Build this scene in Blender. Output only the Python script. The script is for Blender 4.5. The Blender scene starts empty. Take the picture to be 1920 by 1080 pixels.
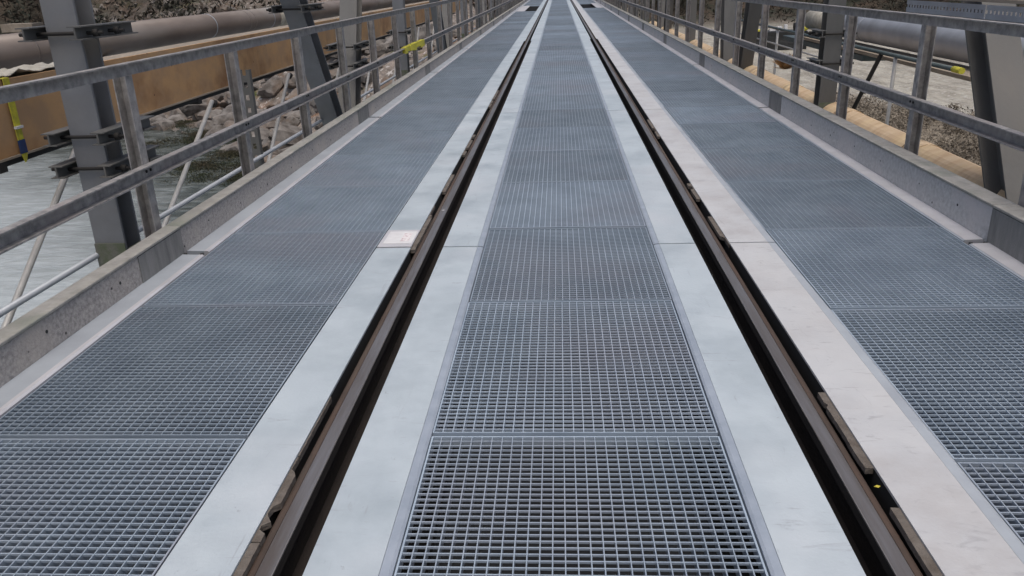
import bpy, bmesh, math, random
from math import sin, cos, pi, radians
from mathutils import Vector, Matrix, noise
random.seed(7)
S = bpy.context.scene
COL = S.collection
# ---------------------------------------------------------------- camera, world, sun, exposure
H = 1.31
cam = bpy.data.cameras.new('camera'); cam.sensor_width = 36; cam.lens = 28.17
cam.clip_start = 0.05; cam.clip_end = 2000
co = bpy.data.objects.new('camera', cam); COL.objects.link(co)
r = Vector((0.998009, 0.053872, -0.032801)); u = Vector((0.011225, 0.360049, 0.932866)); f = Vector((-0.062066, 0.931377, -0.358727))
co.matrix_world = Matrix(((r.x, u.x, -f.x, 0), (r.y, u.y, -f.y, 0), (r.z, u.z, -f.z, H), (0, 0, 0, 1)))
S.camera = co
W = bpy.data.worlds.new('World'); S.world = W; W.use_nodes = True
wn = W.node_tree; wn.nodes.clear()
SUN_EL, SUN_AZ = radians(74), radians(165)
sky = wn.nodes.new('ShaderNodeTexSky'); sky.sky_type = 'NISHITA'; sky.sun_disc = False
sky.sun_elevation = SUN_EL; sky.sun_rotation = SUN_AZ; sky.air_density = 1.0; sky.dust_density = 6.0; sky.ozone_density = 1.0
bg = wn.nodes.new('ShaderNodeBackground'); bg.inputs[1].default_value = 0.125
wo = wn.nodes.new('ShaderNodeOutputWorld')
wn.links.new(sky.outputs[0], bg.inputs[0]); wn.links.new(bg.outputs[0], wo.inputs[0])
sl = bpy.data.lights.new('sun', 'SUN'); sl.energy = 1.25; sl.angle = radians(28); sl.color = (1.0, 0.96, 0.9)
so = bpy.data.objects.new('sun', sl); COL.objects.link(so)
sd = Vector((sin(SUN_AZ) * cos(SUN_EL), cos(SUN_AZ) * cos(SUN_EL), sin(SUN_EL)))
so.rotation_euler = sd.to_track_quat('Z', 'Y').to_euler()
S.view_settings.view_transform = 'Standard'; S.view_settings.look = 'None'
S.view_settings.exposure = 0.12; S.view_settings.gamma = 1.0

# ---------------------------------------------------------------- materials
def mat(name, col, rough=0.6, metal=0.0, col2=None, scale=8.0, detail=6.0, lo=0.35, hi=0.65, bump=0.0, bscale=60.0,
        rvar=0.0, spots=None, stretch=None, col3=None, scale3=1.5, lo3=0.5, hi3=0.7, spec=0.5, objvar=0, scuff=None):
    m = bpy.data.materials.new(name); m.use_nodes = True
    nt = m.node_tree; N = nt.nodes; L = nt.links
    b = N['Principled BSDF']; b.inputs['Roughness'].default_value = rough; b.inputs['Metallic'].default_value = metal
    b.inputs['Specular IOR Level'].default_value = spec
    tc = N.new('ShaderNodeTexCoord'); vec = tc.outputs['Object']
    if stretch:
        mp = N.new('ShaderNodeMapping'); mp.inputs['Scale'].default_value = stretch
        L.new(vec, mp.inputs[0]); vec = mp.outputs[0]
    # per-object offset so copies never repeat exactly
    oi = N.new('ShaderNodeObjectInfo'); ad = N.new('ShaderNodeVectorMath'); ad.operation = 'MULTIPLY_ADD'
    cb = N.new('ShaderNodeCombineXYZ')
    for i in range(3): L.new(oi.outputs['Random'], cb.inputs[i])
    L.new(cb.outputs[0], ad.inputs[0]); ad.inputs[1].default_value = (37, 53, 71); L.new(vec, ad.inputs[2]); vec = ad.outputs[0]
    def ns(sc, det, a, bb):
        n = N.new('ShaderNodeTexNoise'); n.inputs['Scale'].default_value = sc; n.inputs['Detail'].default_value = det
        n.inputs['Roughness'].default_value = 0.62
        L.new(vec, n.inputs['Vector']); rp = N.new('ShaderNodeMapRange'); rp.inputs[1].default_value = a; rp.inputs[2].default_value = bb
        L.new(n.outputs[0], rp.inputs[0]); return rp.outputs[0]
    def mix(fac, a, bcol):
        x = N.new('ShaderNodeMix'); x.data_type = 'RGBA'; L.new(fac, x.inputs[0])
        if isinstance(a, tuple): x.inputs[6].default_value = (*a, 1)
        else: L.new(a, x.inputs[6])
        x.inputs[7].default_value = (*bcol, 1); return x.outputs[2]
    c = col
    if col2: c = mix(ns(scale, detail, lo, hi), c, col2)
    if col3: c = mix(ns(scale3, 4, lo3, hi3), c, col3)
    if spots:
        v = N.new('ShaderNodeTexVoronoi'); v.inputs['Scale'].default_value = spots[0]; L.new(vec, v.inputs['Vector'])
        rp = N.new('ShaderNodeMapRange'); rp.inputs[1].default_value = spots[1]; rp.inputs[2].default_value = spots[1] * 0.6
        L.new(v.outputs['Distance'], rp.inputs[0]); c = mix(rp.outputs[0], c, spots[2])
    if scuff:
        def masked(stretch_, sc, a, bb, col_, c):
            mp = N.new('ShaderNodeMapping'); mp.inputs['Scale'].default_value = stretch_; mp.inputs['Rotation'].default_value = (0, 0, stretch_[2] * .4)
            L.new(vec, mp.inputs[0]); n = N.new('ShaderNodeTexNoise'); n.inputs['Scale'].default_value = sc; n.inputs['Detail'].default_value = 9
            n.inputs['Roughness'].default_value = .7; n.inputs['Distortion'].default_value = .8; L.new(mp.outputs[0], n.inputs['Vector'])
            rp = N.new('ShaderNodeMapRange'); rp.inputs[1].default_value = a; rp.inputs[2].default_value = bb; L.new(n.outputs[0], rp.inputs[0]); return mix(rp.outputs[0], c, col_)
        c = masked((1, 5, 1), 5, .60, .72, scuff[0], c); c = masked((9, 1, 2), 3, .62, .72, scuff[0], c)
        c = masked((1, 1, 1), 16, .66, .74, scuff[1], c)
        if len(scuff) > 2: c = masked((1.5, 3, 1), 7, .57, .70, scuff[2], c)
    if objvar:
        vr = N.new('ShaderNodeMapRange'); L.new(oi.outputs['Random'], vr.inputs[0]); vr.inputs[3].default_value = 1 - objvar; vr.inputs[4].default_value = 1.0 + objvar * .3
        hs = N.new('ShaderNodeHueSaturation'); L.new(c, hs.inputs['Color']); L.new(vr.outputs[0], hs.inputs['Value']); c = hs.outputs[0]
    if isinstance(c, tuple): b.inputs['Base Color'].default_value = (*c, 1)
    else: L.new(c, b.inputs['Base Color'])
    if rvar:
        rr = N.new('ShaderNodeMapRange'); L.new(ns(scale * 1.7, 5, 0.3, 0.7), rr.inputs[0])
        rr.inputs[3].default_value = rough - rvar; rr.inputs[4].default_value = rough + rvar; L.new(rr.outputs[0], b.inputs['Roughness'])
    if bump:
        n = N.new('ShaderNodeTexNoise'); n.inputs['Scale'].default_value = bscale; n.inputs['Detail'].default_value = 5
        L.new(vec, n.inputs['Vector']); bp = N.new('ShaderNodeBump'); bp.inputs['Strength'].default_value = bump
        bp.inputs['Distance'].default_value = 0.01; L.new(n.outputs[0], bp.inputs['Height']); L.new(bp.outputs[0], b.inputs['Normal'])
    return m
M = {}
M['plate'] = mat('galvanised_plate', (0.52, 0.585, 0.62), 0.42, 0.25, (0.41, 0.47, 0.505), 2.6, 10, 0.42, 0.64, 0.10, 90, 0.12,
                 scuff=((0.37, 0.40, 0.43), (0.26, 0.28, 0.30)), col3=(0.565, 0.61, 0.64), scale3=0.9)
M['plate_w'] = mat('weathered_plate', (0.54, 0.55, 0.56), 0.5, 0.2, (0.45, 0.44, 0.44), 3.5, 9, 0.42, 0.70, 0.10, 90, 0.12,
                 scuff=((0.36, 0.355, 0.36), (0.23, 0.23, 0.24), (0.40, 0.40, 0.41)), col3=(0.57, 0.58, 0.585), scale3=1.2)
M['grate'] = mat('galvanised_grating', (0.44, 0.52, 0.60), 0.36, 0.25, (0.34, 0.41, 0.485), 3.0, 6, 0.35, 0.65, col3=(0.40, 0.435, 0.50), scale3=0.8, objvar=0.24)
M['edge'] = mat('galvanised_edge', (0.44, 0.49, 0.55), 0.4, 0.4, (0.36, 0.41, 0.47), 12, 6)
M['strip'] = mat('galvanised_strip', (0.42, 0.46, 0.50), 0.5, 0.2, (0.35, 0.38, 0.42), 4, 6, bump=0.05)
M['strip_w'] = mat('galvanised_strip_pale', (0.56, 0.56, 0.585), 0.5, 0.2, (0.46, 0.46, 0.48), 4, 6, bump=0.05)
M['conc'] = mat('kerb_concrete', (0.47, 0.44, 0.415), 0.9, 0, (0.27, 0.255, 0.245), 55, 8, 0.38, 0.66, 0.5, 120,
                spots=(9, 0.07, (0.06, 0.06, 0.06)), col3=(0.46, 0.42, 0.38), scale3=2.5, spec=0.2)
M['conc_r'] = mat('kerb_concrete_smooth', (0.55, 0.55, 0.545), 0.9, 0, (0.40, 0.395, 0.39), 40, 8, 0.36, 0.68, 0.3, 120,
                spots=(7, 0.06, (0.07, 0.07, 0.07)), col3=(0.56, 0.53, 0.52), scale3=2.0, spec=0.2)
M['conc_block'] = mat('kerb_concrete_stained', (0.27, 0.265, 0.255), 0.9, 0, (0.17, 0.17, 0.165), 6, 8, 0.35, 0.7, 0.3, 90,
                      stretch=(3, 3, 0.5), spec=0.2)
M['cap'] = mat('kerb_cap', (0.36, 0.35, 0.325), 0.9, 0, (0.25, 0.245, 0.225), 14, 8, 0.35, 0.7, 0.3, 100, col3=(0.22, 0.235, 0.20), scale3=1.6, spec=0.2)
M['steel'] = mat('painted_steel', (0.20, 0.21, 0.225), 0.55, 0.05, (0.155, 0.16, 0.17), 5, 6, 0.3, 0.7, 0.05, 60,
                 col3=(0.20, 0.195, 0.185), scale3=1.2)
M['steel_w'] = mat('weathered_steel', (0.125, 0.125, 0.12), 0.6, 0.05, (0.09, 0.09, 0.086), 6, 6, 0.3, 0.7, 0.08, 60,
                   col3=(0.15, 0.142, 0.128), scale3=1.5, stretch=(1, 1, 0.3))
M['moss'] = mat('mossy_steel', (0.10, 0.12, 0.075), 0.9, 0, (0.15, 0.15, 0.13), 14, 8, 0.4, 0.65, 0.4, 60)
M['rail_paint'] = mat('guardrail_steel', (0.41, 0.39, 0.375), 0.55, 0.1, (0.19, 0.185, 0.18), 18, 8, 0.35, 0.65, 0.08, 80,
                      col3=(0.35, 0.315, 0.30), scale3=2)
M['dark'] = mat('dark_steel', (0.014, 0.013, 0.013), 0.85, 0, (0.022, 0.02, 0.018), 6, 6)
M['under'] = mat('light_block_dark', (0.012, 0.015, 0.019), 0.85, 0, (0.008, 0.009, 0.012), 3, 5)  # near-black, for the light-blocking slab added below the gratings
M['railtop'] = mat('rail_running_surface', (0.205, 0.20, 0.205), 0.34, 0.4, (0.13, 0.112, 0.10), 4, 8, 0.38, 0.66, 0.05, 120, stretch=(6, 0.4, 1), col3=(0.14, 0.122, 0.11), scale3=0.7)
M['shoulder'] = mat('rust_brown_shoulder', (0.075, 0.048, 0.035), 0.8, 0, (0.042, 0.031, 0.025), 9, 9, 0.38, 0.62, 0.3, 90, stretch=(1, 0.25, 1), col3=(0.10, 0.075, 0.058), scale3=3)
M['worn_glint'] = mat('worn_edge_highlight', (0.34, 0.32, 0.30), 0.35, 0.6, (0.20, 0.18, 0.165), 5, 6, stretch=(1, 0.5, 1))
M['railrust'] = mat('rusty_rail', (0.022, 0.016, 0.013), 0.9, 0, (0.012, 0.009, 0.008), 20, 8, 0.35, 0.65, 0.2, 120, stretch=(1, 0.3, 1))
M['filler'] = mat('broken_filler', (0.145, 0.128, 0.112), 0.95, 0, (0.09, 0.075, 0.062), 22, 8, 0.35, 0.65, 0.5, 90)
M['ply'] = mat('plywood', (0.52, 0.31, 0.145), 0.75, 0, (0.43, 0.27, 0.145), 4.0, 9, 0.42, 0.60, 0.1, 80, stretch=(1, 1.0, 1.3),
               col3=(0.28, 0.145, 0.065), scale3=1.6, lo3=0.50, hi3=0.70, spots=(5, 0.05, (0.12, 0.06, 0.03)))
M['wood'] = mat('pale_timber', (0.34, 0.29, 0.23), 0.85, 0, (0.23, 0.19, 0.145), 6, 8, 0.35, 0.65, 0.2, 60, stretch=(6, 0.5, 6))
M['stave'] = mat('stave_wood', (0.55, 0.43, 0.29), 0.8, 0, (0.44, 0.31, 0.19), 5, 8, 0.35, 0.65, 0.2, 60, stretch=(1, 2.2, 1), col3=(0.60, 0.47, 0.28), scale3=1.5)
M['pipe'] = mat('brown_pipe', (0.205, 0.172, 0.150), 0.42, 0.1, (0.14, 0.115, 0.10), 3, 7, 0.35, 0.65, 0.05, 40, stretch=(1, 0.25, 1), col3=(0.25, 0.23, 0.21), scale3=1.4)
M['silver'] = mat('silver_pipe', (0.58, 0.58, 0.60), 0.38, 0.4, (0.44, 0.44, 0.45), 3, 6, 0.35, 0.65, 0.05, 30)
M['galv'] = mat('galvanised_tube', (0.46, 0.46, 0.45), 0.5, 0.3, (0.36, 0.36, 0.35), 9, 6)
M['tray'] = mat('galvanised_tray', (0.42, 0.45, 0.49), 0.45, 0.4, (0.34, 0.36, 0.40), 7, 6)
M['teal'] = mat('painted_tube', (0.08, 0.11, 0.115), 0.5, 0.1, (0.05, 0.07, 0.075), 9, 5)
M['yellow'] = mat('yellow_webbing', (0.60, 0.55, 0.04), 0.7, 0, (0.42, 0.39, 0.05), 30, 4)
M['blue'] = mat('blue_webbing', (0.02, 0.05, 0.16), 0.7, 0, (0.02, 0.03, 0.09), 30, 4)
M['white'] = mat('white_label', (0.66, 0.665, 0.67), 0.5, 0, (0.58, 0.58, 0.59), 20, 4)
M['pink'] = mat('faded_print', (0.70, 0.68, 0.68), 0.6, 0, (0.50, 0.40, 0.42), 45, 3, 0.45, 0.6)
M['cloth'] = mat('pale_sheet', (0.46, 0.44, 0.38), 0.9, 0, (0.30, 0.28, 0.23), 12, 6, bump=0.4, bscale=30)
M['black'] = mat('black_cover', (0.012, 0.012, 0.013), 0.6, 0, (0.025, 0.027, 0.026), 4, 5)
M['leaf'] = mat('yellow_leaf', (0.50, 0.42, 0.05), 0.7)
M['plant'] = mat('dead_plant', (0.34, 0.20, 0.09), 0.9, 0, (0.20, 0.12, 0.06), 6, 4)

# terrain / water materials
def terrain_mat():
    m = bpy.data.materials.new('riverbank'); m.use_nodes = True; nt = m.node_tree; N = nt.nodes; L = nt.links
    b = N['Principled BSDF']; b.inputs['Roughness'].default_value = 0.95; b.inputs['Specular IOR Level'].default_value = 0.15
    tc = N.new('ShaderNodeTexCoord')
    def noi(sc, a, bb, det=8, stretch=None):
        v = tc.outputs['Object']
        if stretch:
            mp = N.new('ShaderNodeMapping'); mp.inputs['Scale'].default_value = stretch; mp.inputs['Rotation'].default_value = (0, 0, 0.6)
            L.new(v, mp.inputs[0]); v = mp.outputs[0]
        n = N.new('ShaderNodeTexNoise'); n.inputs['Scale'].default_value = sc; n.inputs['Detail'].default_value = det
        n.inputs['Roughness'].default_value = 0.65; L.new(v, n.inputs['Vector'])
        rp = N.new('ShaderNodeMapRange'); rp.inputs[1].default_value = a; rp.inputs[2].default_value = bb; L.new(n.outputs[0], rp.inputs[0]); return rp.outputs[0]
    def mix(fac, a, c2):
        x = N.new('ShaderNodeMix'); x.data_type = 'RGBA'; L.new(fac, x.inputs[0])
        for i, q in ((6, a), (7, c2)):
            if isinstance(q, tuple): x.inputs[i].default_value = (*q, 1)
            else: L.new(q, x.inputs[i])
        return x.outputs[2]
    at = N.new('ShaderNodeAttribute'); at.attribute_name = 'zone'
    sp = N.new('ShaderNodeSeparateColor'); L.new(at.outputs['Color'], sp.inputs[0])
    rock = mix(noi(0.9, 0.38, 0.62), (0.27, 0.235, 0.21), (0.11, 0.095, 0.08))
    rock = mix(noi(0.28, 0.52, 0.62), rock, (0.20, 0.13, 0.09))
    rock = mix(noi(3.5, 0.56, 0.62), rock, (0.42, 0.40, 0.38))
    rock = mix(noi(0.4, 0.58, 0.66), rock, (0.07, 0.085, 0.03))
    gravel = mix(noi(1.2, 0.40, 0.64, 8, (1, 0.35, 1)), (0.36, 0.345, 0.30), (0.22, 0.205, 0.175))
    gravel = mix(noi(4, 0.55, 0.65), gravel, (0.45, 0.44, 0.41))
    brush = mix(noi(1.6, 0.40, 0.60), (0.19, 0.165, 0.13), (0.27, 0.235, 0.19))
    brush = mix(noi(3.2, 0.50, 0.60), brush, (0.08, 0.07, 0.055))
    wood = mix(noi(0.35, 0.40, 0.60), (0.030, 0.035, 0.026), (0.075, 0.055, 0.042))
    c = mix(sp.outputs[0], rock, gravel); c = mix(sp.outputs[1], c, brush); c = mix(sp.outputs[2], c, wood)
    L.new(c, b.inputs['Base Color'])
    n = N.new('ShaderNodeTexNoise'); n.inputs['Scale'].default_value = 2.2; n.inputs['Detail'].default_value = 9; L.new(tc.outputs['Object'], n.inputs['Vector'])
    bp = N.new('ShaderNodeBump'); bp.inputs['Strength'].default_value = 0.9; bp.inputs['Distance'].default_value = 0.35
    L.new(n.outputs[0], bp.inputs['Height']); L.new(bp.outputs[0], b.inputs['Normal'])
    return m
M['terrain'] = terrain_mat()
def water_mat():
    m = bpy.data.materials.new('river_water'); m.use_nodes = True; nt = m.node_tree; N = nt.nodes; L = nt.links
    b = N['Principled BSDF']; b.inputs['Roughness'].default_value = 0.18
    tc = N.new('ShaderNodeTexCoord'); mp = N.new('ShaderNodeMapping'); mp.inputs['Scale'].default_value = (1.0, 2.4, 1); mp.inputs['Rotation'].default_value = (0, 0, 0.25)
    L.new(tc.outputs['Object'], mp.inputs[0])
    n1 = N.new('ShaderNodeTexNoise'); n1.inputs['Scale'].default_value = 0.9; n1.inputs['Detail'].default_value = 8; n1.inputs['Roughness'].default_value = 0.6
    n1.inputs['Distortion'].default_value = 0.6; L.new(mp.outputs[0], n1.inputs['Vector'])
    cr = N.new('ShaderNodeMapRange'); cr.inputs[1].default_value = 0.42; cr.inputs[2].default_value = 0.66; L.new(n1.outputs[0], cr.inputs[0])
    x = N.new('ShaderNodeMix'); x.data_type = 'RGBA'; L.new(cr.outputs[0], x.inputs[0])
    x.inputs[6].default_value = (0.37, 0.41, 0.42, 1); x.inputs[7].default_value = (0.44, 0.485, 0.50, 1); at = N.new('ShaderNodeAttribute'); at.attribute_name = 'near_shore'
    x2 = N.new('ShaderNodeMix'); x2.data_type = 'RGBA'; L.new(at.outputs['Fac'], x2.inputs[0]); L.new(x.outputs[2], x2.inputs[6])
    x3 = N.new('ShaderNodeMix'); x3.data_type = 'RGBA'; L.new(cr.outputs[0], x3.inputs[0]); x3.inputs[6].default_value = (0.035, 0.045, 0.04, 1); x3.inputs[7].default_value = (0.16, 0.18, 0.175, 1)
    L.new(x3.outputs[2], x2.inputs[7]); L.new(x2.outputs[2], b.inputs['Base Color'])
    bp = N.new('ShaderNodeBump'); bp.inputs['Strength'].default_value = 0.45; bp.inputs['Distance'].default_value = 0.15
    L.new(n1.outputs[0], bp.inputs['Height']); L.new(bp.outputs[0], b.inputs['Normal'])
    return m
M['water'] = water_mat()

# ---------------------------------------------------------------- helpers
class MB:
    def __init__(s): s.v = []; s.f = []; s.sm = []
    def box(s, x0, x1, y0, y1, z0, z1):
        i = len(s.v)
        s.v += [(x, y, z) for z in (z0, z1) for y in (y0, y1) for x in (x0, x1)]
        for q in ((0, 2, 3, 1), (4, 5, 7, 6), (0, 1, 5, 4), (2, 6, 7, 3), (0, 4, 6, 2), (1, 3, 7, 5)):
            s.f.append(tuple(i + k for k in q)); s.sm.append(False)
        return s
    def prism(s, prof, axis_from, axis_to, e1, e2, smooth=False, cap=True):
        """sweep closed profile [(a,b)] from point to point using frame vectors e1,e2"""
        i = len(s.v); n = len(prof); A = Vector(axis_from); B = Vector(axis_to); e1 = Vector(e1); e2 = Vector(e2)
        for P in (A, B):
            for a, b in prof: s.v.append(tuple(P + e1 * a + e2 * b))
        for k in range(n):
            s.f.append((i + k, i + (k + 1) % n, i + n + (k + 1) % n, i + n + k)); s.sm.append(smooth)
        if cap:
            s.f.append(tuple(i + k for k in reversed(range(n)))); s.sm.append(False)
            s.f.append(tuple(i + n + k for k in range(n))); s.sm.append(False)
        return s
    def tube(s, a, b, rad, n=12, rad2=None, smooth=True):
        a = Vector(a); b = Vector(b); d = (b - a).normalized()
        e1 = d.cross(Vector((0, 0, 1)));
        if e1.length < 0.01: e1 = Vector((1, 0, 0))
        e1.normalize(); e2 = e1.cross(d)
        i = len(s.v)
        for P, R in ((a, rad), (b, rad if rad2 is None else rad2)):
            for k in range(n):
                t = 2 * pi * k / n; s.v.append(tuple(P + e1 * cos(t) * R + e2 * sin(t) * R))
        for k in range(n):
            s.f.append((i + k, i + (k + 1) % n, i + n + (k + 1) % n, i + n + k)); s.sm.append(smooth)
        s.f.append(tuple(i + k for k in reversed(range(n)))); s.sm.append(False)
        s.f.append(tuple(i + n + k for k in range(n))); s.sm.append(False)
        return s
    def ring(s, c, rad, y0, y1, n=32):
        return s.tube((c[0], y0, c[1]), (c[0], y1, c[1]), rad, n)
    def mesh(s, name):
        me = bpy.data.meshes.new(name); me.from_pydata(s.v, [], s.f)
        me.polygons.foreach_set('use_smooth', s.sm); me.update()
        bm = bmesh.new(); bm.from_mesh(me); bmesh.ops.recalc_face_normals(bm, faces=bm.faces); bm.to_mesh(me); bm.free()
        return me
    def build(s, name, m, parent=None, bevel=0):
        me = s.mesh(name); me.materials.append(m)
        o = bpy.data.objects.new(name, me); COL.objects.link(o)
        if parent: o.parent = parent
        if bevel:
            md = o.modifiers.new('bevel', 'BEVEL'); md.width = bevel; md.segments = 2; md.limit_method = 'ANGLE'
        return o
def tag(o, label=None, cat=None, group=None, kind=None):
    if label: o['label'] = label
    if cat: o['category'] = cat
    if group: o['group'] = group
    if kind: o['kind'] = kind
    return o
def empty(name, loc, label, cat, group=None):
    o = bpy.data.objects.new(name, None); COL.objects.link(o); o.location = loc; o.empty_display_size = 0.1
    return tag(o, label, cat, group)
def inst(src, name, parent, loc=(0, 0, 0)):
    o = bpy.data.objects.new(name, src); COL.objects.link(o); o.parent = parent; o.location = loc; return o
ORD = ['nearest', 'second', 'third', 'fourth', 'fifth', 'sixth', 'seventh', 'eighth', 'ninth', 'tenth', 'eleventh', 'twelfth',
       'thirteenth', 'fourteenth', 'fifteenth', 'sixteenth', 'seventeenth', 'eighteenth', 'nineteenth', 'twentieth']
TENS = {2: 'twenty', 3: 'thirty', 4: 'forty', 5: 'fifty', 6: 'sixty', 7: 'seventy', 8: 'eighty', 9: 'ninety', 10: 'hundred'}
ONES = ['', 'first', 'second', 'third', 'fourth', 'fifth', 'sixth', 'seventh', 'eighth', 'ninth']
TENTH = {3: 'thirtieth', 4: 'fortieth', 5: 'fiftieth', 6: 'sixtieth', 7: 'seventieth', 8: 'eightieth', 9: 'ninetieth', 10: 'hundredth'}
def nth(i):
    if i < 20: return ORD[i]
    n = i + 1
    return TENTH[n // 10] if n % 10 == 0 else TENS[n // 10] + '-' + ONES[n % 10]
YEND = 110.0

# ---------------------------------------------------------------- setting: terrain, river
SH = [(-300, 120), (-90, 75), (-40.2, 56.5), (-24.5, 47.5), (-16.5, 39.5), (-13.0, 35.0), (-9, 31), (-4, 26), (1.5, 17), (5.5, 9), (9, 2), (14, -12), (30, -45), (300, -300)]
def shore(x):
    for a, b in zip(SH, SH[1:]):
        if a[0] <= x <= b[0]: return a[1] + (b[1] - a[1]) * (x - a[0]) / (b[0] - a[0])
    return SH[0][1] if x < SH[0][0] else SH[-1][1]
def sst(a, b, x):
    t = max(0, min(1, (x - a) / (b - a))); return t * t * (3 - 2 * t)
def ground(x, y):
    d = y - shore(x)
    right = sst(1, 10, x)
    P = Vector((x * 0.22, y * 0.22, 0.3))
    rough = noise.multi_fractal(P, 0.9, 2.1, 6) * 0.9 + noise.noise(P * 3.1) * 0.5
    ridge = (1 - abs(noise.noise(Vector((x * 0.12, y * 0.16, 5)))) * 2)
    left = -7.2 + 0.16 * min(d, 12) + 0.30 * max(0, min(d - 6, 16)) + (0.55 * rough + 0.5 * ridge) * sst(-3, 4, d)
    rt = -5.6 + 0.08 * min(max(d, 0), 14) + 0.008 * max(0, d - 14) + 0.10 * rough
    h = left * (1 - right) + rt * right if d > -6 else -9.0
    if -6 < d < 0: h = -9.0 + (h + 9.0) * sst(-6, 0, d)
    # far hillsides close the valley all round
    R = math.hypot(x * 0.9, y)
    far = sst(62, 100, R) if x < 8 else sst(84, 125, R)
    hill = 20 * far * far + 0.22 * max(0, R - 100)
    if y < 0: hill *= 0.6
    # wooded slopes beside the far bridge end
    side = sst(34, 62, y) * (1 - sst(0.0, 26, max(0, -x - 4) if x < 0 else 100))
    h = h + hill
    if abs(x) < 14 and y > 20: h = min(h, -1.6 + max(0, abs(x) - 4.5) * .5)
    return h
def build_terrain():
    vs, fs, zn = [], [], []
    xs = [-260, -220, -185, -155, -130, -112]; x = -100
    while x < -45: xs.append(x); x += 2.2
    while x < 45: xs.append(x); x += 0.7
    while x < 100: xs.append(x); x += 2.2
    xs += [104, 116, 132, 155, 185, 220, 260]
    ys = [-120, -80, -50, -30]; y = -20
    while y < 15: ys.append(y); y += 1.5
    while y < 70: ys.append(y); y += 0.7
    while y < 130: ys.append(y); y += 2.2
    ys += [140, 155, 175, 200, 230, 270]
    for yy in ys:
        for xx in xs:
            z = ground(xx, yy); vs.append((xx, yy, z))
            R = math.hypot(xx * .9, yy); d = yy - shore(xx)
            right = sst(3, 9, xx)
            grav = right * sst(-1.5, 1.5, yy + 1.7 * xx - 58 + 5 * noise.noise(Vector((xx * .2, yy * .2, 3)))) 
            brush = right * (1 - grav)
            wd = sst(64, 82, R) if xx < 8 else sst(76, 98, R)
            zn.append((grav, brush, wd, 1))
    nx = len(xs)
    for j in range(len(ys) - 1):
        for i in range(nx - 1):
            a = j * nx + i; fs.append((a, a + 1, a + nx + 1, a + nx))
    me = bpy.data.meshes.new('terrain'); me.from_pydata(vs, [], fs)
    ca = me.color_attributes.new('zone', 'FLOAT_COLOR', 'POINT')
    for i, c in enumerate(zn): ca.data[i].color = c
    me.polygons.foreach_set('use_smooth', [True] * len(fs)); me.materials.append(M['terrain'])
    o = bpy.data.objects.new('terrain', me); COL.objects.link(o); tag(o, kind='structure')
build_terrain()
def river():
    vs, fs, cl = [], [], []
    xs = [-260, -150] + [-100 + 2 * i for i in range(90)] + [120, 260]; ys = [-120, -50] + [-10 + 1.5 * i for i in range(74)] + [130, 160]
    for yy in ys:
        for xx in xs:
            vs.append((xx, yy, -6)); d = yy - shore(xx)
            q = sst(-19, -6, d + 6 * noise.noise(Vector((xx * .12, yy * .12, 1)))) * sst(18, 27, yy + 4 * noise.noise(Vector((xx * .2, yy * .2, 7)))); cl.append((q, q, q, 1))  # water colour darkens towards the shore, broken up by noise
    nx = len(xs)
    for j in range(len(ys) - 1):
        for i in range(nx - 1):
            a = j * nx + i; fs.append((a, a + 1, a + nx + 1, a + nx))
    me = bpy.data.meshes.new('river'); me.from_pydata(vs, [], fs); ca = me.color_attributes.new('near_shore', 'FLOAT_COLOR', 'POINT')
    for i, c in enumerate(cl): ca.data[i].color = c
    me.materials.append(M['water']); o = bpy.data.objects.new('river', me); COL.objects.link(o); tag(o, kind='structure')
river()

def boulders():
    tmpl = []
    for q in range(9):
        bm = bmesh.new(); bmesh.ops.create_icosphere(bm, subdivisions=3, radius=1); sd = q * 13.7
        for v in bm.verts:
            c = v.co.copy(); n = noise.noise(c * 1.1 + Vector((sd, 0, 0))) * .65 + noise.noise(c * 2.6 + Vector((0, sd, 0))) * .35 + noise.noise(c * 6 + Vector((0, 0, sd))) * .12
            v.co = c * (1 + n * .5)
        rq = random.Random(q)
        for w in range(13):
            nn = Vector((rq.gauss(0, 1), rq.gauss(0, 1), rq.gauss(0, 1))).normalized(); dd = rq.uniform(.42, .85)
            for v in bm.verts:
                e_ = v.co.dot(nn) - dd
                if e_ > 0: v.co -= nn * e_
        for v in bm.verts: v.co += Vector((noise.noise(v.co * 7), noise.noise(v.co * 7 + Vector((3, 0, 0))), noise.noise(v.co * 7 + Vector((0, 3, 0))))) * .05
        bm.verts.ensure_lookup_table()
        tmpl.append(([v.co.copy() for v in bm.verts], [tuple(w.index for w in f_.verts) for f_ in bm.faces])); bm.free()
    vs, fs = [], []
    for k in range(1500):
        x = random.uniform(-42, -5); d = random.uniform(-.8, 18); y = shore(x) + d
        rr = random.choice([0.15, 0.2, 0.25, 0.3, 0.4, 0.6, 1.0]) * random.uniform(0.7, 1.2)
        mt = Matrix.Translation((x, y, max(ground(x, y), -6.1) + rr * 0.1)) @ Matrix.Rotation(random.uniform(0, 6), 4, 'Z') @ Matrix.Rotation(random.uniform(-.6, .6), 4, 'X') @ Matrix.Diagonal((rr * 1.3, rr, rr * 0.7, 1))
        tv, tf = random.choice(tmpl); i = len(vs)
        vs += [tuple(mt @ v) for v in tv]; fs += [tuple(i + w for w in f_) for f_ in tf]
    me = bpy.data.meshes.new('boulders'); me.from_pydata(vs, [], fs)
    me.materials.append(M['boulder']); o = bpy.data.objects.new('boulders', me); COL.objects.link(o)
    tag(o, 'grey and brown boulders strewn along the river edge', 'boulders', kind='stuff')
M['boulder'] = mat('boulder_rock', (0.20, 0.185, 0.17), 0.95, 0, (0.07, 0.06, 0.052), 1.6, 9, 0.38, 0.62, 0.9, 6, col3=(0.17, 0.12, 0.085), scale3=0.35)
boulders()

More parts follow.
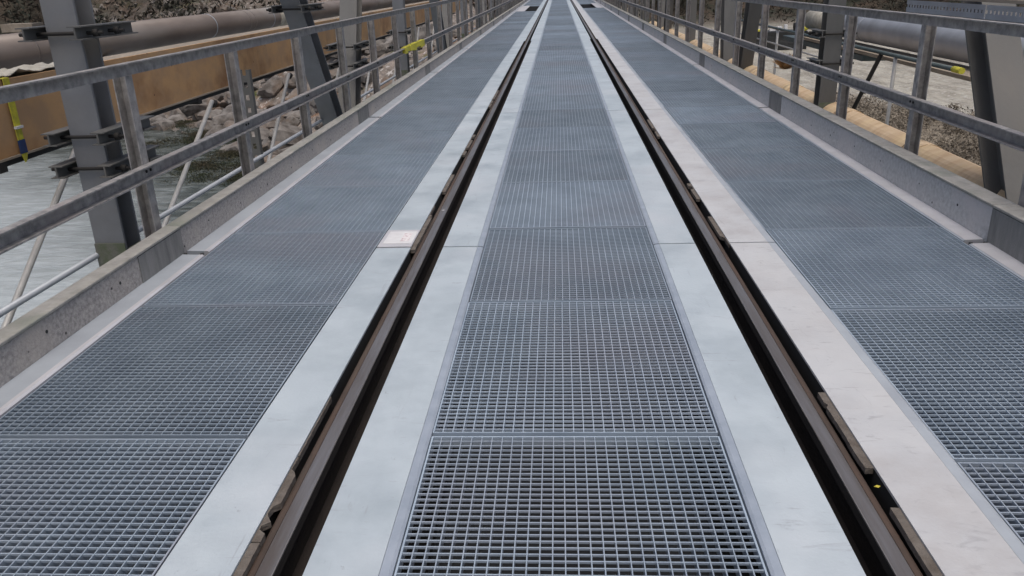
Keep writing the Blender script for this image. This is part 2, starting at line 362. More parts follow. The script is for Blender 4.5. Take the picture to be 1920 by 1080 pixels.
def leaf_mass(name, spots, m, label, cat, leaf=0.35, per=60, wid=(.12, .4)):
    vs, fs = [], []
    for (x, y, z, rx, rz) in spots:
        for k in range(per):
            t = random.uniform(0, 2 * pi); q = random.random() ** 0.45; hh = random.uniform(-1, 1)
            w = math.sqrt(max(0, 1 - hh * hh)) * q
            c = Vector((x + cos(t) * rx * w, y + sin(t) * rx * w, z + rz * hh))
            a = Vector((random.uniform(-1, 1), random.uniform(-1, 1), random.uniform(-1, 1))).normalized() * leaf * random.uniform(.5, 1.2)
            b = a.cross(Vector((random.uniform(-1, 1), random.uniform(-1, 1), random.uniform(-1, 1)))).normalized() * leaf * random.uniform(*wid)
            i = len(vs); vs += [tuple(c - a), tuple(c + b), tuple(c + a), tuple(c - b)]; fs.append((i, i + 1, i + 2, i + 3))
    me = bpy.data.meshes.new(name); me.from_pydata(vs, [], fs); me.materials.append(m)
    o = bpy.data.objects.new(name, me); COL.objects.link(o); tag(o, label, cat, kind='stuff')
M['wood_leaf'] = mat('woodland_leaves', (0.022, 0.027, 0.018), 0.9, 0, (0.050, 0.036, 0.027), 0.15, 4, 0.4, 0.6)
M['brush_leaf'] = mat('dry_brush', (0.27, 0.235, 0.185), 0.9, 0, (0.13, 0.11, 0.085), 0.5, 5, 0.4, 0.6)
M['moss_leaf'] = mat('green_moss', (0.022, 0.030, 0.010), 0.9, 0, (0.045, 0.036, 0.018), 0.8, 5, 0.4, 0.6)
sp = []
for k in range(900):
    a = radians(random.uniform(-46, 46)); R = random.uniform(66, 120); x = R * sin(a); y = R * cos(a)
    if x > 8 and R < 88: continue
    sp.append((x, y, ground(x, y) + 1.5, random.uniform(1.5, 3.2), random.uniform(1.5, 4.0)))
leaf_mass('woodland', sp, M['wood_leaf'], 'dark leafless woodland covering the far hillside', 'woodland', 0.28, 230)
sp = []
for k in range(700):
    x = random.uniform(5, 19); y = random.uniform(12, 36)
    if not 34 < y + 1.7 * x < 58: continue
    sp.append((x, y, ground(x, y) + 0.12, random.uniform(.35, .9), random.uniform(.15, .45)))
leaf_mass('dry_undergrowth', sp, M['brush_leaf'], 'brown dry undergrowth on the bank right of the bridge', 'undergrowth', 0.07, 200)
sp = []
for cx, cy, n in ((-18.5, 41, 30), (-14.0, 33.2, 26), (-21, 45, 14), (-16, 37, 14)):
    for k in range(n):
        x = cx + random.gauss(0, 1.6); y = cy + random.gauss(0, 1.0); sp.append((x, y, max(-6, ground(x, y)) + 0.10, random.uniform(.4, 1.1), .16))
leaf_mass('bank_moss', sp, M['moss_leaf'], 'green moss and weeds on the rocks at the water edge', 'moss', 0.05, 500)

# ---------------------------------------------------------------- dark slab added under the gratings to block light from below (setting)
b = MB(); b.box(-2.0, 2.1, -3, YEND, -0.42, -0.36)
tag(b.build('deck_light_block', M['under']), kind='structure')

# ---------------------------------------------------------------- gratings
def grating_meshes(w, l=1.074, nx=28, ny=44):
    fr = MB(); t = 0.005; zt, zb = 0.002, -0.032
    fr.box(0, w, 0, t, zb, zt); fr.box(0, w, l - t, l, zb, zt); fr.box(0, t, t, l - t, zb, zt); fr.box(w - t, w, t, l - t, zb, zt)
    g = MB()
    for i in range(1, nx):
        x = w * i / nx; g.box(x - .0015, x + .0015, t, l - t, -0.030, 0.0012)
    for j in range(1, ny):
        y = l * j / ny; g.box(t, w - t, y - .0019, y + .0019, -0.0062, 0.0)
    a = fr.mesh('border_frame'); a.materials.append(M['grate']); c = g.mesh('bar_lattice'); c.materials.append(M['grate'])
    return a, c
LX = (-1.875, -0.990); CX = (-0.405, 0.472); RX = (1.106, 2.02)
lanes = [('left', LX, 28, 2.128 - 1.094 * 1, 1.0955), ('centre', CX, 28, 2.145 - 1.094, 1.0945), ('right', RX, 29, 2.003 - 1.11, 1.116)]
lanedesc = {'left': 'walkway grating in the row beside the left kerb', 'centre': 'grating in the middle row between the two rails',
            'right': 'walkway grating in the row beside the right kerb'}
for nm, (x0, x1), nx, y0, pit in lanes:
    fm, lm = grating_meshes(x1 - x0, pit - 0.018, nx)
    y = y0; i = 0
    while y < YEND - 1.2:
        skip = (nm == 'left' and 37.2 < y + .5 < 44.6) or (nm == 'right' and 38.6 < y + .5 < 46.0)
        if not skip:
            dz = random.uniform(-0.0025, 0.0015)
            e = empty('floor_grating', (x0 + random.uniform(-.002, .002), y + 0.004, dz), '%s %s' % (nth(i), lanedesc[nm]), 'grating', 'steel gratings of the %s row' % nm)
            e.rotation_euler = (0, 0, random.uniform(-.0012, .0012))
            inst(fm, 'border_frame', e); inst(lm, 'bar_lattice', e)
            i += 1
        y += pit
# dark longitudinal stringers carrying gratings and plates
b = MB()
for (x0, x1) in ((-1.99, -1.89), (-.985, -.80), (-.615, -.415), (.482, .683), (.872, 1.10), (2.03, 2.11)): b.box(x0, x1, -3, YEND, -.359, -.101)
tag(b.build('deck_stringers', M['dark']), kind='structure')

# ---------------------------------------------------------------- cover plates along the rails
def cover(label, x0, x1, y0, y1, m, lip=None, lipm=None, grp='plates beside the rails'):
    e = empty('cover_plate', (0, y0, 0), label, 'cover plate', grp); L = y1 - y0 - 0.013
    b = MB(); b.box(x0, x1, 0, L, 0.0, 0.009); b.build('sheet', m, e)
    b = MB()
    ex = x0 if lip in ('right', None) and abs(x0) < abs(x1) else x1
    for q in (x0 + 0.002, x1 - 0.008): b.box(q, q + 0.006, 0.003, L - 0.003, -0.10, -0.0005)
    b.build('down_flange', M['dark'], e)
    if lip:
        b = MB(); xa, xb = lip_x
        z0, z1 = 0.0085, 0.001
        if lip == 'l': prof = [(x0 - .001, 0.0085), (xa + .010, 0.0075), (xa + .002, 0.003), (xa, -0.028), (x0 - .001, -0.028)]
        else: prof = [(x1 + .001, 0.0085), (x1 + .001, -0.028), (xb, -0.028), (xb - .002, 0.003), (xb - .010, 0.0075)]
        b.prism(prof, (0, 0.0, 0), (0, L, 0), (1, 0, 0), (0, 0, 1)); b.build('bevelled_edge', lipm or M['edge'], e)
    return e
bounds = [-0.4, 4.0, 8.5, 12.9] + [19.0 + 4.4 * q for q in range(21)]
for i, (a, c) in enumerate(zip(bounds, bounds[1:])):
    s = 0.025 if a >= 19 else 0
    lip_x = None
    a1 = 4.31 if i == 1 else a
    cover('%s cover plate left of the left rail' % nth(i), -0.978, -0.794 + s, a1, c, M['plate'])
    lip_x = (None, -0.407); cover('%s cover plate right of the left rail' % nth(i), -0.6215 - s, -0.440, a, c, M['plate'], 'r')
    lip_x = (0.4745, None); cover('%s cover plate left of the right rail' % nth(i), 0.507, 0.689 + s, a, c, M['plate'], 'l')
    lip_x = (None, 1.103); cover('%s cover plate right of the right rail, stained' % nth(i), 0.866 - s, 1.06, a, c, M['plate_w'], 'r', M['strip'])
# small inset plate with label
e = empty('inspection_plate', (0, 4.004, 0), 'short inspection plate with a white printed label left of the left rail', 'plate')
b = MB(); b.box(-0.978, -0.794, 0, 0.30, 0.002, 0.012); b.build('sheet', M['strip_w'], e, bevel=.002)
b = MB(); b.box(-0.955, -0.80, 0.045, 0.262, 0.0125, 0.0140); b.build('label', M['white'], e)
b = MB(); b.box(-0.868, -0.822, 0.08, 0.225, 0.0143, 0.0148); b.build('print', M['pink'], e)

# ---------------------------------------------------------------- rails, troughs, fillers
for nm, cx, lab in (('l', -0.723, 'left running rail in its dark groove'), ('r', 0.786, 'right running rail in its dark groove')):
    sg = 1 if nm == 'l' else -1      # towards the track centre
    e = empty('rail', (cx, -2, 0), lab, 'rail', 'running rails')
    P = [(-.021, -.009), (-.0195, -.0035), (.0195, -.0035), (.022, -.009), (.023, -.036), (.009, -.046), (.008, -.13), (.055, -.145), (.060, -.155),
         (-.062, -.155), (-.055, -.145), (-.008, -.13), (-.009, -.046), (-.021, -.036)]
    b = MB(); b.prism([(sg * x, z) for x, z in P], (0, 0, 0), (0, YEND + 2, 0), (1, 0, 0), (0, 0, 1)); b.build('rail_body', M['railrust'], e)
    b = MB(); b.prism([(sg * x, z) for x, z in ((-.0215, -.012), (-.024, -.0075), (-.038, -.0105), (-.0475, -.018), (-.047, -.034), (-.0215, -.036))],
                      (0, 0, 0), (0, YEND + 2, 0), (1, 0, 0), (0, 0, 1)); b.build('rusty_shoulder', M['shoulder'], e)
    b = MB(); b.prism([(-.019, -.0025), (-.012, -.0004), (0, .0004), (.012, -.0004), (.019, -.0025), (.019, -.0033), (-.019, -.0033)],
                      (0, 0, 0), (0, YEND + 2, 0), (1, 0, 0), (0, 0, 1)); b.build('running_surface', M['railtop'], e)
    xx = sorted((sg * .0192, sg * .0225)); b = MB(); b.box(xx[0], xx[1], 0, YEND + 2, -.0085, -.0028); b.build('gauge_corner', M['worn_glint'], e)  # thin paler strip: worn gauge corner with its highlight put into the colour
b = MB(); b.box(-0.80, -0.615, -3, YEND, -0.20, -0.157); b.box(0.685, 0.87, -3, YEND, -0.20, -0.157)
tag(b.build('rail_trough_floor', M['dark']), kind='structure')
def filler(xo, sgn, segs, side):
    for i, (a, c) in enumerate(segs):
        top, w = [], []
        n = max(8, int((c - a) / 0.016))
        for k in range(n + 1):
            y = a + (c - a) * k / n
            ww = 0.0235 + 0.003 * noise.noise(Vector((y * 9, xo, 0)))
            q = noise.noise(Vector((y * 4.3 + 7 * sgn, xo * 3, 4))) + .22 * noise.noise(Vector((y * 23, xo, 9)))
            if q > 0.24: ww -= min(0.020, (q - 0.24) * 0.42) + random.uniform(0, .003)
            w.append((y, max(0.004, ww)))
        vs, fs = [], []
        for (y, ww) in w:
            for z in (0.003, -0.016):
                vs.append((xo, y, z)); vs.append((xo + sgn * ww, y, z + random.uniform(-.001, .001)))
        for k in range(n):
            A = 4 * k; B = A + 4
            fs += [(A, A + 1, B + 1, B), (A + 1, A + 3, B + 3, B + 1), (A, B, B + 2, A + 2), (A + 2, B + 2, B + 3, A + 3)]
        fs += [(0, 2, 3, 1), (4 * n, 4 * n + 1, 4 * n + 3, 4 * n + 2)]
        me = bpy.data.meshes.new('filler_strip'); me.from_pydata(vs, [], fs); me.materials.append(M['filler'])
        o = bpy.data.objects.new('filler_strip', me); COL.objects.link(o)
        tag(o, '%s brown broken filler strip wedged beside the %s rail' % (nth(i), side), 'filler strip', 'filler strips in the %s rail groove' % side)
filler(-0.793, 1, [(1.2, 1.62), (1.625, 2.01), (2.018, 2.38), (3.97, 4.28), (4.285, 4.85), (5.2, 5.7), (6.4, 7.3), (9.0, 10.4)], 'left')
filler(0.865, -1, [(1.15, 1.46), (1.466, 1.78), (1.96, 2.40), (3.98, 4.5), (4.9, 5.3), (7.0, 7.9)], 'right')
b = MB(); b.prism([(0, 0), (.010, .007), (.018, .002), (.010, -.005)], (0.833, 1.87, .0045), (0.833, 1.87, .0055), (1, 0, 0), (0, 1, 0))
tag(b.build('fallen_leaf', M['leaf']), 'tiny yellow leaf lying beside the right rail', 'leaf')
b = MB(); b.prism([(0, 0), (.012, .008), (.022, .002), (.010, -.006)], (-0.735, 4.74, .001), (-0.735, 4.74, .003), (1, 0, 0), (0, 1, 0))
tag(b.build('paper_scrap', M['white']), 'white scrap of paper on the left rail head', 'scrap')

# ---------------------------------------------------------------- edge strips and kerbs
kb = [-0.5, 3.95, 8.42, 12.75, 17.2, 21.7, 26.1, 30.5, 34.9, 39.3, 43.7, 48.1, 52.5, 56.9, 61.3, 65.7, 70.1, 74.5, 78.9, 83.3, 87.7, 92.1, 96.5, 100.9, 105.3, 109.7]
for i, (a, c) in enumerate(zip(kb, kb[1:])):
    L = c - a
    # left strip: flat band + raised nose in a paler tone that paints its caught light
    off = 0.0 if i else 0.0
    e = empty('edge_strip', (0, a, 0), '%s galvanised edge strip between the left kerb and the gratings' % nth(i), 'edge strip', 'edge strips along the left kerb')
    b = MB(); b.prism([(-2.004, -.02), (-2.004, .012), (-1.912, .009), (-1.912, -.02)], (0, .03, 0), (0, L - .03, 0), (1, 0, 0), (0, 0, 1)); b.build('band', M['strip'], e)
    b = MB(); b.prism([(-1.911, -.03), (-1.911, .0095), (-1.893, .010), (-1.884, .004), (-1.882, -.03)], (0, .03, 0), (0, L - .03, 0), (1, 0, 0), (0, 0, 1)); b.build('raised_nose', M['strip_w'], e)
    b = MB()
    for q in (-1.99, -1.90): b.tube((q, L - .02, -.01), (q, L - .02, .013), .010, 8)
    b.build('bolt', M['black'], e)
    e = empty('edge_strip', (0, a, 0), '%s pale edge strip between the right kerb and the gratings' % nth(i), 'edge strip', 'edge strips along the right kerb')
    b = MB(); b.prism([(2.036, -.02), (2.036, .010), (2.125, .013), (2.125, -.02)], (0, .03, 0), (0, L - .03, 0), (1, 0, 0), (0, 0, 1)); b.build('band', M['strip_w'], e)
    b = MB(); b.prism([(2.024, -.03), (2.026, .005), (2.035, .0095), (2.035, -.03)], (0, .03, 0), (0, L - .03, 0), (1, 0, 0), (0, 0, 1)); b.build('raised_nose', M['strip'], e)
    b = MB()
    for q in (2.04, 2.11): b.tube((q, L - .02, -.01), (q, L - .02, .013), .010, 8)
    b.build('bolt', M['black'], e)
    for side, xi, xo, zt, mm in (('left', -2.005, -2.082, .150, 'conc'), ('right', 2.127, 2.235, .190, 'conc_r')):
        s = 1 if xo > 0 else -1
        e = empty('concrete_kerb', (0, a, 0), '%s concrete kerb panel on the %s side of the deck' % (nth(i), side), 'kerb', 'concrete kerb panels on the %s side' % side)
        def bx(m_, x0, x1, *r_): m_.box(min(x0, x1), max(x0, x1), *r_)
        b = MB(); bx(b, xi, xo, .004, L - .46, -.42, zt - .006)
        o = b.build('body', M[mm], e)
        b = MB(); bx(b, xi - s * .004, xo, L - .458, L - .004, -.42, zt - .006); b.build('end_block', M['conc_block'], e)
        b = MB(); bx(b, xi - s * .007, xo + s * .002, .003, L - .003, zt - .003, zt + .012); b.build('cap', M['cap'], e, bevel=.004)
        b = MB()
        yy = .35
        while yy < L - .6:
            zz = zt * .5 + random.uniform(-.02, .02)
            b.tube((xi - s * .0015, yy, zz), (xi + s * .01, yy, zz), random.uniform(.004, .008), 8); yy += random.uniform(.45, .62)
        b.build('tie_hole', M['black'], e)

# ---------------------------------------------------------------- guardrails
def chan_top(s):   # top rail: channel with flange turned up, s = direction towards track
    return [(0, 0), (0, -.062), (s * .006, -.062), (s * .006, -.007), (s * .040, -.007), (s * .040, 0)]
def chan_mid(s):
    return [(0, 0), (0, -.072), (s * .042, -.072), (s * .042, -.064), (s * .006, -.064), (s * .006, -.007), (s * .042, -.007), (s * .042, 0)]
for side, X, s, zt, zm, zb, lab in (('left', -2.115, 1, .998, .497, -.30, 'left grey steel guardrail with two channel rails, river side'),
                                    ('right', 2.255, -1, 1.030, .535, -.30, 'right grey steel guardrail with two channel rails, gravel bank side')):
    root = empty('guardrail', (X, 0, 0), lab, 'guardrail', 'guardrails of the bridge')
    ps = MB()
    # channel post, open towards the camera: flange facing track, web behind, outer flange
    for (x0, x1, y0, y1) in ((0, s * .006, -.03, .035), (-s * .055, -s * .0005, .029, .035), (-s * .061, -s * .0555, -.03, .035)):
        ps.box(min(x0, x1), max(x0, x1), y0, y1, zb, zt - .064)
    pm = ps.mesh('post'); pm.materials.append(M['rail_paint'])
    br = MB(); br.box(min(-s * .01, s * .012), max(-s * .01, s * .012), -.045, .045, zm - .085, zm - .0725)
    for q in (-.022, .022): br.tube((s * .006, q, zm - .035), (s * .018, q, zm - .035), .008, 6)
    bmh = br.mesh('bracket'); bmh.materials.append(M['dark'])
    y = 3.93 - 1.395 * 4
    while y < YEND:
        o = inst(pm, 'post', root, (0, y, 0)); o2 = inst(bmh, 'bracket', o)
        y += 1.395
    b = MB(); y = -3.0
    b.prism(chan_top(s), (s * .0065, -3, zt), (s * .0065, YEND, zt), (1, 0, 0), (0, 0, 1)); b.build('top_rail', M['rail_paint'], root)
    b = MB(); b.prism(chan_mid(s), (s * .0065, -3, zm), (s * .0065, YEND, zm), (1, 0, 0), (0, 0, 1)); b.build('middle_rail', M['rail_paint'], root)
# yellow tape on left middle rail
b = MB(); rr_ = random.Random(3)
for q in range(9):
    h0 = .002 + rr_.uniform(0, .012); h1 = rr_.uniform(.05, .088)
    b.prism([(-.010, h0), (.056, h0 + .003), (.054 + rr_.uniform(0, .012), -h1), (-.008, -h1)], (-2.115, 11.1 + q * .18, .497), (-2.115, 11.27 + q * .18 + rr_.uniform(-.03, .03), .497), (1, 0, 0), (0, 0, 1))
tag(b.build('yellow_strap', M['yellow']), 'yellow strap wrapped around the left middle rail', 'strap')

# ---------------------------------------------------------------- trusses
def hsec(w, d, t=.014):   # across x: w (flange width), along y: d ; flanges face -y / +y
    a, c = w / 2, d / 2
    return [(-a, -c), (a, -c), (a, -c + t), (t / 2, -c + t), (t / 2, c - t), (a, c - t), (a, c), (-a, c), (-a, c - t), (-t / 2, c - t), (-t / 2, -c + t), (-a, -c + t)]
def member(root, name, xc, y0, slope, w, d, m, z0=-.55, z1=4.2):
    """member in the plane X=const; near inner edge passes y0 at z=0; slope = dy/dz"""
    dirv = Vector((0, slope, 1)).normalized(); e2 = Vector((0, 1, -slope)).normalized()
    dd = d / math.sqrt(1 + slope * slope)
    yc = y0 + d / 2
    A = Vector((xc, yc + slope * z0, z0)); B = Vector((xc, yc + slope * z1, z1))
    b = MB(); b.prism(hsec(w, dd), A, B, (1, 0, 0), e2); return b.build(name, m, root)
TW = .165
for side, xi, s, ynodeV, ynodeD in (('left', -2.35, -1, [-4.85, 4.0, 12.75, 21.6, 30.4, 39.2, 48, 56.8, 65.6, 74.4, 83.2, 92, 100.8], [8.55, 17.3, 26.1, 34.9, 43.7, 52.5, 61.3, 70.1, 78.9, 87.7, 96.5]),
                                    ('right', 2.60, 1, [-.45, 8.35, 17.2, 26, 34.8, 43.6, 52.4, 61.2, 70, 78.8, 87.6, 96.4], [4.15, 12.75, 21.6, 30.4, 39.2, 48, 56.8, 65.6, 74.4, 83.2, 92])):
    xc = xi + s * TW / 2
    root = empty('bridge_truss', (xc, 0, 0), '%s steel bridge truss with uprights and slanting braces outside the %s guardrail' % (side, side), 'truss', 'trusses of the bridge')
    root.location = (0, 0, 0)
    for y in ynodeV:
        c = member(root, 'upright', xc, y, 0, TW, .165, M['steel'] if side == 'left' else M['steel_w'])
        b = MB(); b.box(xc - .084, xc + .084, y - .008, y - .001, -.55, .055); b.build('foot_plate', M['moss'], c)
        b = MB(); xa, xb = sorted((xc - s * .085, -2.09 if side == 'left' else 2.24)); b.box(xa, xb, y + .02, y + .15, -.4, .02 if side == 'left' else -.1); b.build('foot_bracket', M['moss'], c)
    for y in ynodeD:
        member(root, 'brace', xc, y - .13 if side == 'left' else y - .70, -.70 if side == 'left' else -.35, TW + (.01 if side == 'left' else 0), .26, M['steel'] if side == 'left' else M['steel_w'])
        member(root, 'brace', xc + s * .0, y + (.62 if side == 'left' else .50), .50 if side == 'left' else (.64 if y < 6 else .2), .20, .27, M['steel_w'] if side == 'left' else M['steel_w'])
        b = MB(); b.box(xc - .011, xc + .011, y - .45, y + 1.1, -.55, -.12); b.build('gusset', M['moss'], root)
    b = MB(); b.box(xc - .10, xc + .10, -4, YEND, 4.2, 4.45); b.build('top_chord', M['steel'], root)
    b = MB(); b.box(xc - .09, xc + .09, -4, YEND, -.85, -.56); b.build('bottom_chord', M['steel'], root)
b = MB(); b.tube((-2.52, -2, -.012), (-2.52, 30, -.012), .017, 10)
tag(b.build('lower_tube', M['strip']), 'thin grey tube running level beside the left truss feet', 'tube')

# beam clamps on uprights
def clamp(x, y, z, label, w=TW, d=.165, ln=.26, sc=1.0, m=None):
    e = empty('beam_clamp', (x, y, z), label, 'clamp', 'clamps around the truss members')
    prof = [(-.035, .032), (.035, .032), (.035, .026), (.004, .026), (.004, -.026), (.035, -.026), (.035, -.032), (-.035, -.032), (-.035, -.026), (-.004, -.026), (-.004, .026), (-.035, .026)]
    for sx in (-1, 1):
        b = MB(); X = sx * (w / 2 + .045)
        b.prism(prof, (X, -ln * .45, 0), (X, d + ln, 0), (1, 0, 0), (0, 0, 1)); b.build('clamp_beam', m or M['steel_w'], e)
    for yy in (-.016, d + .02):
        b = MB(); b.tube((-w / 2 - .13, yy, -.004), (w / 2 + .13, yy, -.004), .009, 8)
        for q in (-w / 2 - .095, w / 2 + .095): b.tube((q - .012, yy, -.004), (q + .012, yy, -.004), .020, 6)
        b.build('threaded_rod', M['dark'], e)
LC = -2.35 - TW / 2; RC = 2.60 + TW / 2
for z, t in ((1.14, 'uppermost clamp on the nearest left upright'), (.635, 'middle clamp on the nearest left upright, under the plywood'), (.470, 'lowest clamp on the nearest left upright')):
    clamp(LC, 4.0, z, t)
clamp(LC, 12.75, .62, 'upper clamp on the second left upright'); clamp(LC, 12.75, .40, 'lower clamp on the second left upright')
clamp(LC - .02, 9.40, .66, 'upper clamp on the second left brace', w=.20, d=.30); clamp(LC - .02, 9.30, .46, 'lower clamp on the second left brace', w=.20, d=.30)
clamp(LC - .01, 7.62, 1.13, 'clamp on the dark first left brace', w=.18, d=.28)
clamp(RC, 8.35, .72, 'upper clamp on the nearest right upright', ln=.12); clamp(RC, 8.35, .44, 'lower clamp on the nearest right upright', ln=.12)

# ---------------------------------------------------------------- left services: plywood box, pipe, tubes
e = empty('plywood_box_beam', (-2.95, 0, .5), 'long orange plywood box beam hanging outside the left truss', 'box beam')
yy = -2.0; k = 0
while yy < 24:
    b = MB(); b.box(-.02, 0, yy, yy + 2.494, 0.012, .405); b.build('side_panel', M['ply'], e)
    yy += 2.5
b = MB(); b.box(-.22, -.0205, -2, 24, .380, .403); b.build('top_board', M['wood'], e)
b = MB(); b.box(-.24, .014, -2, 24, 0, .011); b.build('bottom_lip', M['wood'], e)
b = MB(); b.box(-.24, -.21, -2, 24, .012, .379); b.build('back_panel', M['ply'], e)
b = MB()
for q in range(10): b.box(-.24, .012, -1 + q * 2.5, -.94 + q * 2.5, -.055, -.001)
b.box(-.06, .006, -2, 24, -.030, -.002)
b.build('bearer', M['dark'], e)
# crumpled sheet on the beam
def sheet(y0, y1, x0, x1, z, seed, label):
    vs, fs = [], []; ny, nx = int((y1 - y0) / .03), 10
    for j in range(ny + 1):
        for i in range(nx + 1):
            x = x0 + (x1 - x0) * i / nx; y = y0 + (y1 - y0) * j / ny
            q = noise.multi_fractal(Vector((x * 14, y * 7, seed)), 1.0, 2.1, 4) 
            vs.append((x + .02 * noise.noise(Vector((y * 9, seed, i))), y, z + abs(q) * .022))
    for j in range(ny):
        for i in range(nx):
            a = j * (nx + 1) + i; fs.append((a, a + 1, a + nx + 2, a + nx + 1))
    me = bpy.data.meshes.new('crumpled_sheet'); me.from_pydata(vs, [], fs); me.materials.append(M['cloth']); me.polygons.foreach_set('use_smooth', [True] * len(fs))
    o = bpy.data.objects.new('crumpled_sheet', me); COL.objects.link(o); md = o.modifiers.new('t', 'SOLIDIFY'); md.thickness = .004
    tag(o, label, 'sheet', 'pale sheets lying on the plywood beam')
sheet(3.2, 4.9, -3.17, -2.96, .905, 3, 'pale crumpled sheet on the plywood beam left of the nearest upright')
# ratchet strap
e = empty('ratchet_strap', (-2.94, 4.22, .5), 'yellow ratchet strap with blue end around the plywood beam', 'strap')
b = MB(); b.box(.002, .007, -.028, .022, .16, .4084); b.box(-.23, .0065, -.028, .022, .4085, .413); b.build('webbing', M['yellow'], e)
b = MB(); b.box(.002, .007, -.028, .022, .085, .145); b.build('webbing', M['yellow'], e)
b = MB(); b.prism([(-.028, .0), (.022, .0), (.004, -.04), (-.012, -.05)], (.003, 0, .011), (.008, 0, .011), (0, 1, 0), (0, 0, 1)); b.build('webbing', M['yellow'], e)
b = MB(); b.box(.003, .018, -.033, .027, .146, .159); b.build('buckle', M['white'], e)
b = MB(); b.box(.002, .010, -.030, .024, .012, .084); b.build('blue_end', M['blue'], e)
# pipe
e = empty('brown_pipe', (-4.2, 0, .912), 'large brown pipe running behind the plywood beam on the left', 'pipe')
b = MB(); b.tube((0, -4, 0), (0, 60, 0), .140, 48); b.build('pipe_body', M['pipe'], e)
for yy in (6.30, 6.50, 9.82, 10.95, 11.15, 11.9, 15.5, 19, 24, 30):
    b = MB(); b.tube((0, yy, 0), (0, yy + .018, 0), .1425, 48); b.build('seam_ring', M['strip'] if yy in (9.82, 11.9) else M['pipe'], e)
b = MB(); b.tube((0, 12.2, 0), (0, 12.9, 0), .150, 48); b.build('coupling', M['cloth'], e)
for yy, k in ((7.3, 0), (13.5, 1), (20, 2)):
    b = MB(); b.box(-.2, .2, yy, yy + .1, -.24, -.142)
    tag_ = b.build('saddle', M['wood'], e)
e = empty('timber_cross_beam', (-2.9, 4.2, 1.21), 'short pale timber end resting above the brown pipe, left of the nearest upright', 'beam')
b = MB(); b.box(.02, .19, 0, .10, -.068, -.028); b.build('timber', M['wood'], e)
# hanging diagonal tubes
k = 0
for (y, sl) in ((3.70, 1.30), (5.45, 1.60), (7.53, 1.28), (9.6, 1.35), (11.5, 1.3), (13.6, 1.3), (15.6, 1.3), (17.7, 1.3)):
    e = empty('scaffold_tube', (-2.72, y, 0), '%s slanting galvanised tube below the plywood beam' % nth(k), 'tube', 'slanting tubes under the plywood beam')
    b = MB(); z0, z1 = -1.3, .50; b.tube((0, z0 * sl, z0), (0, z1 * sl, z1), .017, 12); b.build('tube_body', M['galv'], e)
    b = MB(); b.tube((0, z1 * sl - .0, z1 - .03), (.0, z1 * sl + .05, z1 - .015), .024, 8); b.build('coupler', M['dark'], e); k += 1
# perforated strut
e = empty('perforated_strut', (-2.56, 6.58, 0), 'upright perforated steel strut behind the second left post', 'strut')
b = MB()
for q in range(16): 
    z = -.9 + q * .1
    b.box(-.04, .04, 0, .004, z, z + .055); b.box(-.04, -.014, 0, .004, z + .055, z + .1); b.box(.014, .04, 0, .004, z + .055, z + .1)
b.build('web', M['steel_w'], e)
b = MB(); b.box(-.044, -.0405, 0, .05, -.9, .70); b.box(.0405, .044, 0, .05, -.9, .70); b.build('side_flange', M['steel_w'], e)

# ---------------------------------------------------------------- right services
e = empty('cable_tray', (2.42, 0, 1.052), 'perforated galvanised cable tray above the right guardrail', 'cable tray')
def perf(y0, y1):
    b = MB(); b.box(-.003, 0, y0, y1, .010, .038); b.box(-.003, 0, y0, y1, -.038, -.009)
    y = y0
    while y < y1 - .02: b.box(-.003, 0, y, y + .024, -.009, .010); y += .044
    b.box(0.0005, .07, y0, y1, -.041, -.0385)
    return b
perf(-1, 4.94).build('tray_side', M['tray'], e); perf(4.955, 6.05).build('tray_side', M['tray'], e)
b = MB(); b.box(-.004, .03, -1, 6.3, .052, .070); b.build('cover_rail', M['wood'], e)
b = MB(); b.box(-.004, .02, -1, 5.05, -.056, -.043); b.build('lower_edge', M['black'], e)
e = empty('silver_pipe', (3.6, 0, .644), 'shiny silver pipe running outside the right truss', 'pipe')
b = MB(); b.tube((0, -3, 0), (0, 11, 0), .150, 48); b.build('pipe_body', M['silver'], e)
for yy in (3.2, 9.95, 6.0): b = MB(); b.tube((0, yy, 0), (0, yy + .03, 0), .153, 48); b.build('seam_ring', M['tray'], e)
b = MB(); b.tube((0, 11.02, 0), (0, 12.2, 0), .135, 36); b.build('insulated_end', M['cloth'], e)
b = MB(); b.box(3.28, 3.62, -2, 11.5, .43, .465); tag(b.build('timber_ledge', M['wood']), 'pale timber board below the silver pipe', 'board')
e = empty('scaffold_rail', (3.2, 0, .515), 'dark level scaffold tube with a yellow end cap below the silver pipe', 'tube')
b = MB(); b.tube((0, 6.85, 0), (0, 16, 0), .020, 12); b.build('tube_body', M['teal'], e)
b = MB(); b.tube((0, 6.76, 0), (0, 6.90, 0), .026, 12); b.build('end_cap', M['yellow'], e)
for yy in (8.1, 10.17, 12.5, 14.5): b = MB(); b.tube((0, yy, 0), (0, yy, -1.6), .018, 10); b.build('standard', M['galv'], e)
b = MB(); b.tube((0, 8.45, .0), (0, 10.2, -1.85), .022, 10); b.build('slanting_strut', M['dark'], e)
b = MB(); b.tube((0, 11.2, -.0), (0, 15.0, .0), .014, 10); b.tube((0, 10.2, -.22), (0, 16, -.22), .012, 8); b.build('knee_rail', M['galv'], e)
b = MB(); b.box(3.28, 3.75, 9.2, 12.5, .36, .42); tag(b.build('dark_bracket', M['teal']), 'dark green bracket below the far end of the silver pipe', 'bracket')
e = empty('wooden_stave_pipe', (2.76, 0, -.10), 'yellowish wood-clad pipe low beside the right kerb', 'pipe')
b = MB(); R = .15; n = 28
yb = [-2.4, -.8, .9, 2.7, 4.6, 6.35, 8.0, 9.9, 11.7, 13.5, 15.3, 17, 19, 21, 23, 25]
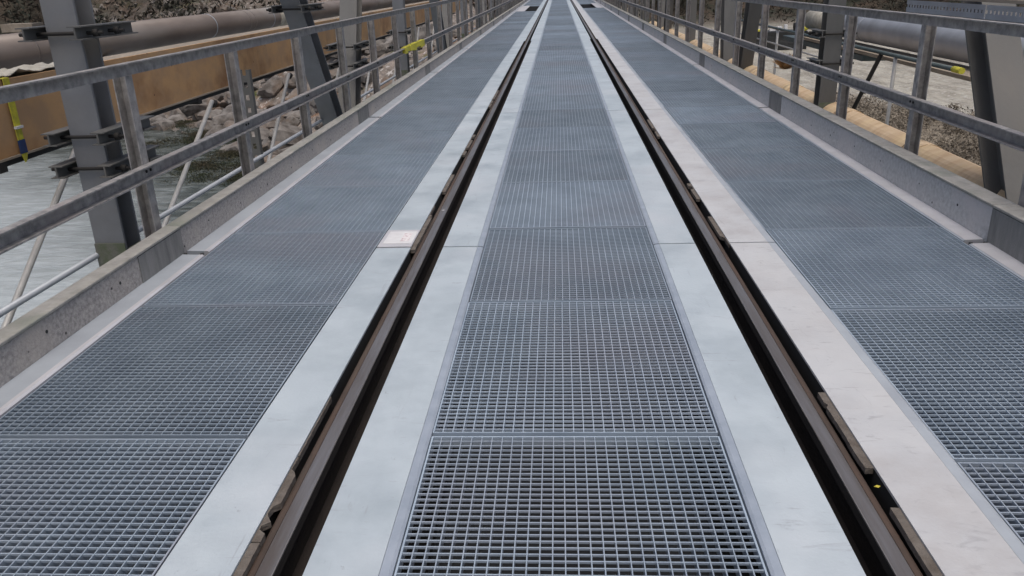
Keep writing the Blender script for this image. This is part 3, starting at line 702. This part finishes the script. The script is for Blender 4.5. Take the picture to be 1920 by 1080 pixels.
for a, c in zip(yb, yb[1:]):
    b = MB()
    prof = []
    for q in range(n):
        t = 2 * pi * q / n; rr = R if q % 7 else R + .008
        prof.append((cos(t) * rr, sin(t) * rr))
    b.prism(prof, (0, a + .015, 0), (0, c - .015, 0), (1, 0, 0), (0, 0, 1), smooth=False); b.build('stave_shell', M['stave'], e)
    b = MB(); b.tube((0, c - .014, 0), (0, c + .014, 0), R - .008, 24); b.build('joint_band', M['dark'], e)
    b = MB(); b.tube((0, c - .20, 0), (0, c - .018, 0), R + .007, 28); b.build('collar', M['stave'], e)
# dead plant
vs, fs = [], []
for q in range(160):
    c = Vector((2.95, 11.0, .10)); a = random.uniform(0, 2 * pi); el = random.uniform(.1, 1.4); L = random.uniform(.1, .26)
    d = Vector((cos(a) * cos(el), sin(a) * cos(el), sin(el))) * L; w = Vector((random.uniform(-1, 1), random.uniform(-1, 1), 0)).normalized() * .012
    i = len(vs); vs += [tuple(c - w), tuple(c + w), tuple(c + d * .7 + w * 1.8), tuple(c + d)]; fs.append((i, i + 1, i + 2, i + 3))
me = bpy.data.meshes.new('dead_plant'); me.from_pydata(vs, [], fs); me.materials.append(M['plant']); o = bpy.data.objects.new('dead_plant', me); COL.objects.link(o)
tag(o, 'small orange dead plant beside the right truss', 'plant')

# black covered equipment on far bank
gx, gy = 15.2, 60.0; gz = ground(gx, gy)
print('EQ', gz)
e = empty('covered_equipment', (gx, gy, gz), 'black covered equipment with lime yellow ends on the far gravel bank', 'equipment')
bm = bmesh.new(); bmesh.ops.create_cube(bm, size=1, matrix=Matrix.Translation((0, 0, .62)) @ Matrix.Diagonal((3.9, 1.8, 1.25, 1))); bmesh.ops.subdivide_edges(bm, edges=bm.edges, cuts=5, use_grid_fill=True)
for v in bm.verts: v.co += Vector((noise.noise(v.co * 1.3), noise.noise(v.co * 1.3 + Vector((9, 0, 0))), noise.noise(v.co * 1.1 + Vector((0, 9, 0))))) * .14
me = bpy.data.meshes.new('cover'); bm.to_mesh(me); bm.free(); me.materials.append(M['black']); o = bpy.data.objects.new('cover', me); COL.objects.link(o); o.parent = e
b = MB(); b.tube((1.6, -.9, 1.35), (2.1, -.9, 1.55), .16, 12); b.build('lime_band', M['yellow'], e); b = MB(); b.box(-1.6, -1.0, -.95, -.2, 1.30, 1.40); b.build('lime_band', M['yellow'], e)
b = MB(); b.tube((1.1, -.6, 1.5), (1.6, -.6, 1.55), .3, 16); b.build('tyre', M['black'], e)
b = MB(); b.box(-.1, .2, -.9, -.6, 1.3, 1.6); b.box(.4, .6, -.8, -.6, 1.3, 1.7); b.box(-.6, -.2, -.8, -.6, 1.3, 1.45); b.build('white_item', M['white'], e)
# deck pits at far end: short side plates
for (x0, x1, y0, y1, lab) in ((-1.875, -1.50, 37.2, 44.8, 'pale plate left of the dark pit in the left walkway'), (1.72, 2.02, 38.6, 46.0, 'pale plate right of the dark pit in the right walkway')):
    b = MB(); b.box(x0, x1, y0, y1, -.01, .006); tag(b.build('pit_plate', M['strip_w']), lab, 'plate')
